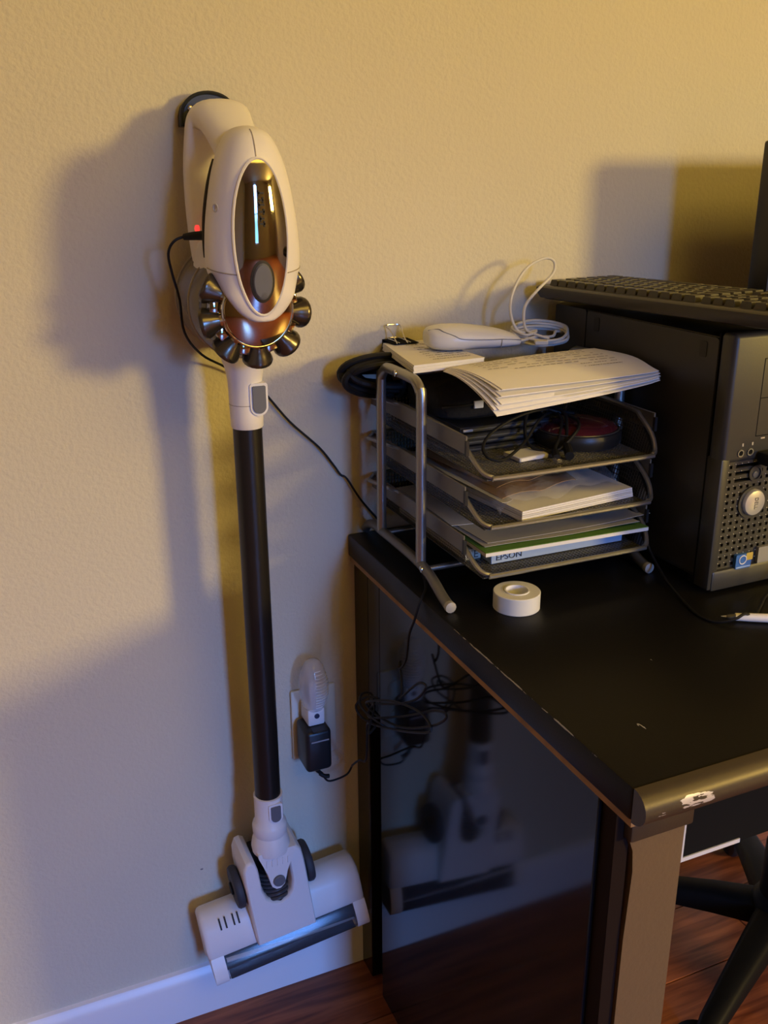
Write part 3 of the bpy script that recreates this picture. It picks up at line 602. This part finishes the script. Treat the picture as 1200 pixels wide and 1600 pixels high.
obj('base', G().lathe([(.044, 0), (.052, .002), (.0545, .008), (.0545, .014), (.053, .018), (.049, .020)], (*pc, z), (0, 0, 1), 44), BLACKP, dp)
obj('lid', G().lathe([(.0485, .0185), (.0490, .0205), (.044, .0245), (.030, .0275), (.012, .0288), (.001, .029)], (*pc, z), (0, 0, 1), 44), PURPLE, dp, label='dark purple domed lid')
obj('lid_hinge', G().rbox(pc[0]-.018, pc[0]+.018, pc[1]+.046, pc[1]+.056, z+.006, z+.022, .003, 2), BLACKP, dp)
obj('lid_ring', G().torus((*pc, z+.0195), (0, 0, 1), .0510, .0011, 44, 6), mat('satin_ring', (.05, .045, .045), .2), dp)
cd = thing('card_case', (.14, -.24, z), 'flat white card case lying at the front of the top tray', 'case')
g = G().rbox(-.021, .021, -.016, .016, 0, .0052, .0008, 1); g.xf(Matrix.Translation((.138, -.228, z)) @ Matrix.Rotation(R(6), 4, 'Z')); obj('case_body', g, PAPER2, cd)
g = G().box(-.0195, .0195, -.0166, -.0158, .0008, .0044); g.xf(Matrix.Translation((.138, -.228, z)) @ Matrix.Rotation(R(6), 4, 'Z')); obj('white_edge', g, PAPER, cd)
def cable(name, pts, r, m, label, cat='cable', group=None, plug=None, k=5):
    t = thing(name, pts[0], label, cat, group); obj('cord', G().tube(pts, r, 8, False, k), m, t)
    return t
t = cable('usb_cable', [(.163, -.252, z+.006), (.170, -.240, z+.010), (.185, -.225, z+.018), (.20, -.205, z+.034), (.195, -.19, z+.042), (.165, -.195, z+.044), (.13, -.205, z+.040), (.098, -.215, z+.030), (.082, -.225, z+.018), (.083, -.236, z+.008), (.10, -.240, z+.004), (.125, -.2295, z+.0105), (.150, -.21, z+.016), (.175, -.195, z+.032), (.20, -.185, z+.038), (.225, -.195, z+.036)], .0019, RUBBER, 'thin black cable looping over the disc cases in the top tray')
obj('plug', G().tube([(.158, -.262, z+.005), (.162, -.254, z+.006), (.166, -.246, z+.0075)], .0046, 8), RUBBER, t); obj('plug_tip', G().rbox(.1525, .1595, -.271, -.262, z+.002, z+.0065, .0006, 1), STEEL, t)
t = cable('headset_cable', [(.183, -.248, z+.006), (.187, -.236, z+.012), (.197, -.222, z+.026), (.206, -.20, z+.040), (.19, -.18, z+.046), (.165, -.185, z+.040), (.150, -.205, z+.020), (.150, -.222, z+.0085), (.172, -.238, z+.005), (.20, -.236, z+.024), (.214, -.22, z+.032), (.212, -.200, z+.036), (.19, -.190, z+.044), (.18, -.170, z+.050)], .0021, RUBBER, 'thick black cable tangled beside the purple disc player')
obj('plug', G().tube([(.176, -.261, z+.005), (.181, -.252, z+.006), (.186, -.240, z+.010)], .0055, 8), RUBBER, t)
# black coil hanging out at the back left
ck = thing('cable_coil', (.0, -.06, .94), 'coiled thick black cable spilling over the back left of the tray', 'cable coil')
rnd = random.Random(5)
for i in range(13):
    cx, cy, cz = .034+.004*(i % 7), -.040+rnd.uniform(-.008, .008), .962+rnd.uniform(-.005, .006); ra, rb = .048+.004*(i % 5), .010+.0035*(i % 5)
    pts = [(cx+ra*math.cos(2*math.pi*k/14)*1.0, cy+.016*math.sin(2*math.pi*k/14+i)+.002*i-.012, cz+rb*math.sin(2*math.pi*k/14)-.006*math.cos(2*math.pi*k/14)) for k in range(14)]
    obj('loop', G().tube(pts, .0045, 8, True, 3), RUBBER, ck)
obj('wrap', G().torus((.055, -.042, .962), (1, 0, .1), .024, .0045, 24, 8), RUBBER, ck)

# ------------------------------------------------------------------ on top of the rack
cp = thing('clipped_papers', (.08, -.09, .99), 'clipped bundle of printed sheets lying on the rack, left end', 'papers')
cc = [(.024, -.160), (.122, -.150), (.118, .0-.004), (.052, -.006)]
for i in range(6): sheet('sheet', [(a+.0004*(i % 3), b-.0005*(i % 2)) for a, b in cc], .9895+.0016*i, PAPER, None, .0014, parent=cp, nu=3, nv=3)
a, b, c, d = [V((*p, 0)) for p in cc]
ff = lambda u, v: tuple(((a*(1-u)+b*u)*(1-v)+(d*(1-u)+c*u)*v)+V((0, 0, .9994)))
ruled(lambda u, v: ff(.35+.6*u, v), [.12, .2, .28, .36, .44, .56, .64, .78], .012, INK, cp, 4)
bcl = thing('binder_clip', (.072, -.01, .99), 'black binder clip with wire handles on the clipped sheets', 'binder clip')
prof = [(-.003, .9875), (-.003, 1.0015), (-.030, .9998), (-.0305, 1.0008), (-.0035, 1.0032), (-.0010, 1.0030), (-.0010, .9868), (-.0305, .9884), (-.030, .9889)]
obj('clip_body', G().prism(prof, lambda a, b, d: (d+.16*a*-1, a, b), .054, .088), BLACKM, bcl)
def hand(pts): return G().tube(pts, .0008, 6, False, 4)
obj('wire_handle', hand([(.062, -.031, 1.0012), (.062, -.024, 1.006), (.0600, -.012, 1.016), (.0575, -.004, 1.0205), (.0670, -.002, 1.0215), (.0775, -.003, 1.0205), (.0765, -.012, 1.016), (.076, -.024, 1.006), (.077, -.031, 1.0012)]), STEEL, bcl)
obj('wire_handle', hand([(.066, -.030, 1.0014), (.062, -.018, 1.0034), (.0595, -.0065, 1.0044), (.0635, -.0035, 1.0046), (.071, -.0035, 1.0046), (.0755, -.0065, 1.0044), (.078, -.018, 1.0034), (.0815, -.030, 1.0014)]), STEEL, bcl)
ms = thing('mouse', (.135, -.09, 1.0), 'white rounded computer mouse resting on the sheets atop the rack', 'mouse')
mo = Matrix.Translation((.140, -.088, .9995)) @ Matrix.Rotation(R(-9), 4, 'Z')
secs = [(-.062, .008, .010, .022), (-.0605, .016, .006, .0255), (-.054, .024, .002, .0285), (-.040, .030, 0, .0305), (-.018, .032, 0, .0300), (.005, .032, 0, .0275), (.028, .0305, 0, .0235), (.046, .027, .001, .0185), (.056, .021, .002, .0145), (.060, .012, .004, .0110)]
s2 = spline([(x, w, zt) for x, w, zb, zt in secs], 3); s3 = spline([(zb, 0, 0) for x, w, zb, zt in secs], 3)
def mring(x, w, zb, zt, hi):
    mid = zb+(zt-zb)*.42; out = []
    for k in range(28):
        t = 2*math.pi*k/28; cc_, ss = math.cos(t), math.sin(t); y = w*math.copysign(abs(cc_)**.75, cc_)
        zz_ = mid+((zt-mid) if ss > 0 else (mid-zb))*math.copysign(abs(ss)**.85, ss); out.append(mo @ V((x, y, zz_)))
    return out
obj('shell', G().loft([mring(p.x, p.y, q.x, p.z, 0) for p, q in zip(s2, s3)]), mat('mouse_plastic', (.70, .71, .73), .3), ms, angle=70)
seam = []
for x, f_ in ((-.060, .95), (-.052, .88), (-.044, .70), (-.036, .42), (-.026, .22), (-.012, .16), (.01, .20), (.03, .28), (.05, .36), (.058, .4)):
    i = min(range(len(s2)), key=lambda q: abs(s2[q].x-x)); p, q = s2[i], s3[i]; mid = q.x+(p.z-q.x)*.42; hz_ = mid+(p.z-mid)*f_
    ss = max(0, min(1, f_))**(1/.85); ccx = math.sqrt(max(0, 1-ss*ss)); seam.append(mo @ V((p.x, -(p.y+.0002)*ccx**.75, hz_+.0002)))
obj('seam', G().tube(seam, .0006, 5, False, 3), mat('mouse_seam', (.20, .21, .24), .6), ms)
obj('seam', G().tube([seam[7]+V((0, -.0002, 0)), seam[7]+V((-.001, -.0008, -.006)), seam[7]+V((-.001, .0004, -.011))], .0005, 5, False, 3), mat('mouse_seam', (0, 0, 0)), ms)
mc = [(.199, -.098, 1.005), (.212, -.092, 1.004), (.232, -.088, 1.006), (.262, -.082, 1.004), (.275, -.07, 1.008)]
n = 46
for k in range(n):
    t = k/n*2*math.pi*3.6+.4; q = k/n
    mc.append((.250+(.040+.003*math.sin(3*t))*math.cos(t), -.074+(.026+.004*math.sin(2.3*t))*math.sin(t), 1.0015+.0125*q+.008*math.sin(t)))
mc += [(.240, -.078, 1.012), (.216, -.076, 1.012), (.207, -.07, 1.028), (.209, -.062, 1.050), (.219, -.058, 1.072), (.236, -.054, 1.090), (.256, -.053, 1.0995), (.270, -.054, 1.101), (.277, -.056, 1.094), (.270, -.062, 1.081), (.245, -.068, 1.063), (.226, -.072, 1.046), (.221, -.076, 1.030), (.224, -.08, 1.014), (.236, -.092, 1.008), (.246, -.1, 1.005)]
obj('mouse_cord', G().tube(mc, .0019, 8, False, 4), CABLEW, ms, label='coiled white cord')
g = G().rbox(-.0085, .0085, -.0055, .0055, 0, .0055, .001, 1); g.xf(Matrix.Translation((.226, -.112, 1.0005)) @ Matrix.Rotation(R(-25), 4, 'Z')); obj('cord_plug', g, CABLEW, ms)
# curling stack of printed sheets in front
st = thing('printed_sheets', (.18, -.2, .96), 'fanned stack of printed sheets drooping over the rack front', 'papers')
jit = (.4, -.8, .6, -.2, .9, -.6, .3, -.9, .1)
def stack_fn(i):
    k = i/8.0
    bl, brr, fl, frr = V((.061+.0010*i, -.163, 0)), V((.284, -.145, 0)), V((.068+.014*k+.002*jit[i], -.275+.012*k-.003*jit[i], 0)), V((.296+.005*jit[-1-i], -.262+.003*jit[i]+.006*k, 0))
    def fn(u, v):
        p = (bl*(1-u)+brr*u)*(1-v)+(fl*(1-u)+frr*u)*v
        dr = (.028-.011*k+.0022*jit[i])*(1-u)**.8+(.010+.002*jit[i])*u; t = max(0, (v-.12)/.88)
        fan = .00115*i*(.35+.65*u)+.0013*i*(1-u)*v
        return (p.x+.010*u*math.sin(math.pi*v)**2, p.y, .9898+fan-dr*t**1.8-.002*u+.002*math.sin(math.pi*u)*(1-v))
    return fn
for i in range(9): obj('sheet', G().grid(stack_fn(i), 18, 12, .0007), PAPER, st, angle=70)
top = stack_fn(8)
ruled(lambda u, v: tuple(V(top(.10+.78*u, v))+V((0, 0, .0009))), [.08, .16, .24, .33, .42, .5], .012, INK, st, 9)
ruled(lambda u, v: tuple(V(top(.62+.26*u, v))+V((0, 0, .0009))), [.58, .66], .012, INK, st, 11, 'signature_text')

# ------------------------------------------------------------------ tape, pen, cord on the desk
tp = thing('tape_roll', (.091, -.296, .74), 'roll of frosted tape lying on the desk', 'tape')
tc = (.0905, -.2975, .7402)
obj('tape_band', G().lathe([(.0145, .0005), (.0262, 0), (.0268, .0006), (.0268, .0198), (.0262, .0205), (.0145, .0205), (.0145, .0005)], tc, (0, 0, 1), 48, (False, False)), TAPE, tp)
obj('core', G().lathe([(.0125, .0), (.0142, 0), (.0142, .0215), (.0125, .0215), (.0125, 0)], tc, (0, 0, 1), 40, (False, False)), TAPEC, tp)
pn = thing('stylus_pen', (.30, -.44, .74), 'white stylus pen lying on the desk by the tower', 'pen')
p0 = V((.2775, -.4205, .7455)); p1 = V((.41, -.497, .7455)); d = (p1-p0).normalized()
obj('barrel', G().lathe([(.0032, .0145), (.0042, .0150), (.0047, .03), (.0050, .06), (.0050, .14), (.0044, .15), (.002, .153)], p0, d, 20), WHITE2, pn)
obj('grip', G().lathe([(.0014, .0055), (.0024, .008), (.0031, .0145)], p0, d, 16), mat('grey_pen_grip', (.09, .09, .10), .5), pn)
obj('nib', G().lathe([(.0004, 0), (.0013, .0058)], p0, d, 10), EMBL, pn)

# ------------------------------------------------------------------ computer tower
TW = Matrix.Translation((.3075, -.361, .74)) @ Matrix.Rotation(R(0.6), 4, 'Z')
tw = thing('computer_tower', (.39, -.19, .74), 'charcoal computer tower standing upright on the desk', 'computer')
def tobj(name, g, m, parent=tw, **k): return obj(name, g.xf(TW), m, parent, **k)
case = tobj('case', G().rbox(.004, .178, .022, .342, .012, .298, .004, 2), TOWER)
tobj('side_panel', G().prism([(b, c) for b, c in rrect(.024, .268, .018, .296, .006)], lambda a, b, d: (d, a, b), .0022, .005), TOWER, case)
tobj('rear_side_panel', G().prism(rrect(.2705, .341, .016, .297, .004), lambda a, b, d: (d, a, b), .0026, .005), TOWER, case)
for y, zc in ((.048, .281), (.246, .281), (.246, .02+.02)):
    tobj('recess', G().prism(rrect(y-.0055, y+.0055, zc-.009, zc+.009, .0025), lambda a, b, d: (d, a, b), .0016, .0030), mat('recess_black', (.018, .017, .015), .6), case)
for x in (.02, .155):
    for y in (.03, .32): tobj('foot', G().rbox(x-.012, x+.012, y-.012, y+.012, .0006, .0125, .003, 2), RUBBER)
# bezel: front face at local y = -.002, vent area recessed behind bars
vx0, vx1, vz0, vz1 = .0125, .1705, .030, .158
bez = tobj('bezel', G().rbox(0, .182, -.002, .0215, .1585, .304, .006, 3).rbox(0, .0125, -.002, .0215, .006, .165, .002, 2).rbox(.1705, .182, -.002, .0215, .006, .165, .002, 2).rbox(.004, .178, -.004, .0215, .004, .030, .004, 2), BEZEL)
tobj('bezel_groove', G().box(.0008, .181, .0216, .0236, .008, .302), BLACKM, bez)
tobj('vent_back', G().box(vx0, vx1, .010, .012, vz0, vz1), BLACKM, bez)
g = G()
nr_, nc_ = 15, 17
for i in range(nr_+1): zq = vz0+(vz1-vz0)*i/nr_; g.box(vx0, vx1, .0005, .006, zq-.0023, zq+.0023)
for j in range(nc_+1):
    xq = vx0+(vx1-vx0)*j/nc_; hi = vz0+(vz1-vz0)*.78 if 2 <= j <= 5 or j > 8 else vz1
    g.box(xq-.0027, xq+.0027, .0007, .0062, vz0, vz1 if j in (0, 1, nc_) else hi)
tobj('vent_grille', g, BEZEL, bez)
g = G()
for i in range(nr_):
    for j in range(nc_):
        xq, zq = vx0+(vx1-vx0)*(j+.12)/nc_, vz0+(vz1-vz0)*(i+.86)/nr_
        if (xq-.054)**2+(zq-.108)**2 > .019**2 and (xq-.053)**2+(zq-.143)**2 > .013**2: g.rbox(xq-.0006, xq+.0009, -.0004, .001, zq-.0006, zq+.0006, .0004, 1)
tobj('grille_glint', g, EMBL, bez, kind='stuff')  # pale bits painted in as highlight dots on the grille
tobj('button_plate', G().prism([(.054+a, .108+b) for a, b in ell(32, .021, .0195)], lambda a, b, d: (a, d, b), -.0015, .004), BEZEL, bez)
pb = tobj('power_button', G().lathe([(.0158, 0), (.0158, .002), (.0145, .0042), (.009, .0054), (.001, .0058)], (.054, -.0012, .108), (0, -1, 0), 36), EMBL, bez, label='silver oval power emblem')
g = text_g('DELL', .0050, lambda a, b, d: (.0520+b, -.0071-d*1.2, .1155-a*.92)); tobj('emblem_lettering', g, mat('emblem_grey', (.20, .19, .17), .4, .6), pb)
tobj('indicator_ring', G().lathe([(.0095, 0), (.0095, .0016), (.0072, .0018), (.0070, .0004)], (.053, -.0002, .143), (0, -1, 0), 24), BEZEL, bez)
tobj('indicator_light', G().lathe([(.004, 0), (.0036, .001), (.001, .0016)], (.053, -.0006, .1415), (0, -1, 0), 14), mat('indicator_grey', (.12, .12, .11), .3), bez)
for x in (.0255, .0395):
    tobj('audio_jack', G().lathe([(.0044, 0), (.0044, .0012), (.0031, .0012), (.0031, .0002)], (x, -.002, .170), (0, -1, 0), 18), mat('jack_ring', (.30, .29, .26), .35, .6), bez)
    tobj('jack_hole', G().lathe([(.0030, 0), (.0030, .0003)], (x, -.002, .170), (0, -1, 0), 14), BLACKM, bez)
    tobj('jack_icon', G().rbox(x+.0012, x+.0034, -.0024, -.0018, .1775, .1812, .0002, 1), EMBL, bez)
for x in (.056, .072): tobj('port_icon', G().rbox(x-.003, x+.003, -.0024, -.0018, .1835, .1852, .0002, 1), EMBL, bez)
g = G()
for x0, x1, z0, z1 in ((.045, .168, .2745, .2753), (.045, .168, .1872, .188), (.0446, .0454, .1872, .2753), (.045, .168, .2305, .2313)): g.box(x0, x1, -.0023, -.0015, z0, z1)
tobj('bay_seam', g, BLACKM, bez)
tobj('bay_button', G().rbox(.15, .161, -.003, -.0015, .238, .243, .001, 1), BEZEL, bez)
sk = tobj('sticker', G().prism(rrect(.037, .0605, .0275, .0455, .002), lambda a, b, d: (a, d, b), -.0046, -.0002), BLUEST, bez, label='blue and yellow sticker')
tobj('sticker_corner', G().prism(rrect(.052, .062, .037, .0462, .001), lambda a, b, d: (a, d, b), -.0049, -.0044), YELST, sk)
tobj('sticker_swirl', G().torus((.0470, -.0050, .0385), (0, 1, 0), .0052, .0007, 24, 5), PAPER, sk)
tobj('sticker_line', G().box(.038, .0595, -.0050, -.0045, .0287, .0302), mat('pale_blue_print', (.35, .48, .68), .4), sk)
tobj('sticker', G().prism(rrect(.0705, .0935, .030, .050, .001), lambda a, b, d: (a, d, b), -.0046, -.0002), mat('silver_sticker', (.30, .29, .27), .4, .3), bez, label='silver sticker')
# plug and cord in the front port, drooping to the desk and round the tower's left side
uc = thing('black_cord', (.37, -.38, .74), 'thin black cord plugged into the tower, drooping onto the desk', 'cord')
obj('plug', G().rbox(.0485, .088, -.034, -.003, .155, .1705, .004, 2).xf(TW), RUBBER, uc)
T = lambda x, y, z_: tuple(TW @ V((x, y, z_)))
obj('cord', G().tube([T(.075, -.030, .163), T(.095, -.055, .16), T(.115, -.062, .12), T(.10, -.058, .06), T(.085, -.052, .02), (.372, -.394, .7435), (.345, -.411, .7425), (.315, -.432, .7435), (.296, -.436, .7515), (.283, -.436, .748), (.268, -.425, .7425), (.262, -.405, .742), (.268, -.375, .742), (.281, -.33, .745), (.290, -.30, .752), (.2945, -.275, .765), (.2955, -.262, .780)], .0017, 8, False, 6), RUBBER, uc)

# ------------------------------------------------------------------ keyboard on top of the tower
kb = thing('keyboard', (.34, -.22, 1.05), 'black full keyboard lying across the top of the tower', 'keyboard')
KL, KW = .405, .135
KM = Matrix.Translation((.266, -.022, 1.0465)) @ Matrix.Rotation(R(5.0), 4, 'Z') @ Matrix.Rotation(R(-1.2), 4, 'X')
# local: x 0..KW to the right (towards the typist's far side), y 0..-KL towards the room
g = G(); r = .012
def kring(z, o): return [(a, -b, z) for a, b in rrect(o, KW-o, o, KL-o, r)]
g.loft([kring(0, .010), kring(.002, .004), kring(.010, .0), kring(.0155, .0005), kring(.0175, .003)])
obj('body', g.xf(KM), KEYB, kb)
rows = [(.016, .020), (.040, .018), (.058, .018), (.076, .018), (.094, .018), (.112, .018)]
kg = []
for ri, (x, w) in enumerate(rows):
    y = .014
    if ri == 5: lay = [1.3, 1.2, 1.2, 5.6, 1.2, 1.2, 1.2, 1.3]
    elif ri in (1, 2, 3, 4): lay = [(1, 1.5, 1.75, 2.2)[ri-1]]+[1]*(13, 12, 11, 10)[ri-1]+[(1.2, 1.7, 2.45, 3)[ri-1]]
    else: lay = [1]+[1.08]*12+[1.2]
    u = .262/sum(lay)
    for l in lay:
        kg.append((x, w, y, y+l*u)); y += l*u
    y = .282
    for l in range(3): kg.append((x, w, y+l*.0165, y+(l+1)*.0165)) if ri != 3 else None
    y = .336
    for l in range(4 if KL > .41 else 3): kg.append((x, w, y+l*.0185, y+(l+1)*.0185))
for x, w, y0, y1 in kg:
    b0, b1, zt = .0012, .003, .0245
    g = G().loft([[(x+b0, -y0-b0, .017), (x+w-b0, -y0-b0, .017), (x+w-b0, -y1+b0, .017), (x+b0, -y1+b0, .017)], [(x+b1, -y0-b1, zt), (x+w-b1, -y0-b1, zt), (x+w-b1, -y1+b1, zt), (x+b1, -y1+b1, zt)]])
    obj('key', g.xf(KM), KEYC, kb)
obj('maker_plate', G().box(KW*.2, KW*.9, -KL+.0012, -KL-.0004, .006, .013).xf(KM), mat('pale_end_trim', (.30, .29, .25), .35), kb, label='pale end trim')

# ------------------------------------------------------------------ monitor at the right edge
mn = thing('monitor', (.75, -.17, .74), 'black monitor standing behind the keyboard at the right edge', 'monitor')
mx, my = .503, -.20
obj('screen_housing', G().rbox(mx, mx+.50, my, my+.035, .93, 1.243, .004, 2), BLACKP, mn)
obj('screen', G().box(mx+.016, mx+.484, my-.0008, my+.001, .948, 1.226), mat('dark_screen', (.01, .01, .012), .15), mn)
obj('back_bulge', G().loft([[(mx+.25+a, my+yy, 1.08+b) for a, b in ell(28, w, h, 4)] for yy, w, h in ((.034, .20, .12), (.055, .17, .10), (.07, .10, .07))]), BLACKP, mn)
obj('stand_neck', G().rbox(mx+.22, mx+.28, my+.05, my+.075, .752, 1.06, .006, 2), BLACKP, mn)
obj('stand_base', G().loft([[(mx+.25+a, -.16+b, zq) for a, b in ell(36, w, d, 2.5)] for zq, w, d in ((.7405, .11, .085), (.748, .112, .087), (.754, .09, .07), (.757, .04, .03))]), BLACKP, mn)

# ------------------------------------------------------------------ office chair base under the desk
cr = thing('office_chair', (.62, -.275, 0), 'black swivel office chair pushed under the desk, five-star base', 'chair')
HX, HY = .62, -.275
obj('hub', G().lathe([(.040, .075), (.044, .08), (.044, .115), (.038, .125), (.030, .135)], (HX, HY, 0), (0, 0, 1), 28), CHAIRP, cr)
obj('gas_column', G().lathe([(.034, .125), (.034, .22), (.028, .225), (.028, .31), (.020, .315), (.020, .40)], (HX, HY, 0), (0, 0, 1), 24), CHAIRP, cr)
obj('seat', G().loft([[(HX+.03+a, HY-.05+b, zq) for a, b in ell(36, w, w*.95, 3.2)] for zq, w in ((.395, .17), (.40, .21), (.415, .222), (.435, .222), (.447, .21), (.451, .17))]), mat('black_seat_fabric', (.012, .012, .013), .95, bump=.3, bscale=300), cr)
for k in range(5):
    a = R(133+72*k); e = V((math.cos(a), math.sin(a), 0)); n = V((-e.y, e.x, 0)); c0 = V((HX, HY, 0))
    rg = []
    for rr_, w, zt, zb in ((.03, .026, .116, .076), (.10, .023, .108, .072), (.18, .0195, .094, .064), (.255, .0165, .078, .056), (.275, .013, .072, .058)):
        q = c0+e*rr_; rg.append([q+n*s*w*f_+V((0, 0, zz_)) for s, f_, zz_ in ((-1, 1, zb), (1, 1, zb), (1, .95, zt-.006), (1, .6, zt), (-1, .6, zt), (-1, .95, zt-.006))])
    lg = obj('leg', G().loft(rg), CHAIRP, cr, angle=50)
    q = c0+e*.262; sw = R(200+37*k); ax = V((math.cos(sw), math.sin(sw), 0)); pz_ = q+V((ax.y, -ax.x, 0))*.012
    obj('caster_stem', G().lathe([(.006, .045), (.006, .06)], (q.x, q.y, 0), (0, 0, 1), 10), STEEL, lg)
    for s in (-1, 1):
        obj('caster_wheel', G().lathe([(.020, 0), (.0255, .002), (.0265, .006), (.0265, .012), (.0235, .017), (.012, .0195)], pz_+ax*s*.003+V((0, 0, .0268)), ax*s, 24), mat('caster_nylon', (.018, .02, .028), .3), lg)
    obj('caster_hood', G().loft([[pz_+ax*t+(V((ax.y, -ax.x, 0))*math.cos(R(b))+V((0, 0, 1))*math.sin(R(b)))*.030+V((0, 0, .0268)) for b in range(20, 171, 15)] for t in (-.02, .02)], False, False, False), CHAIRP, lg)
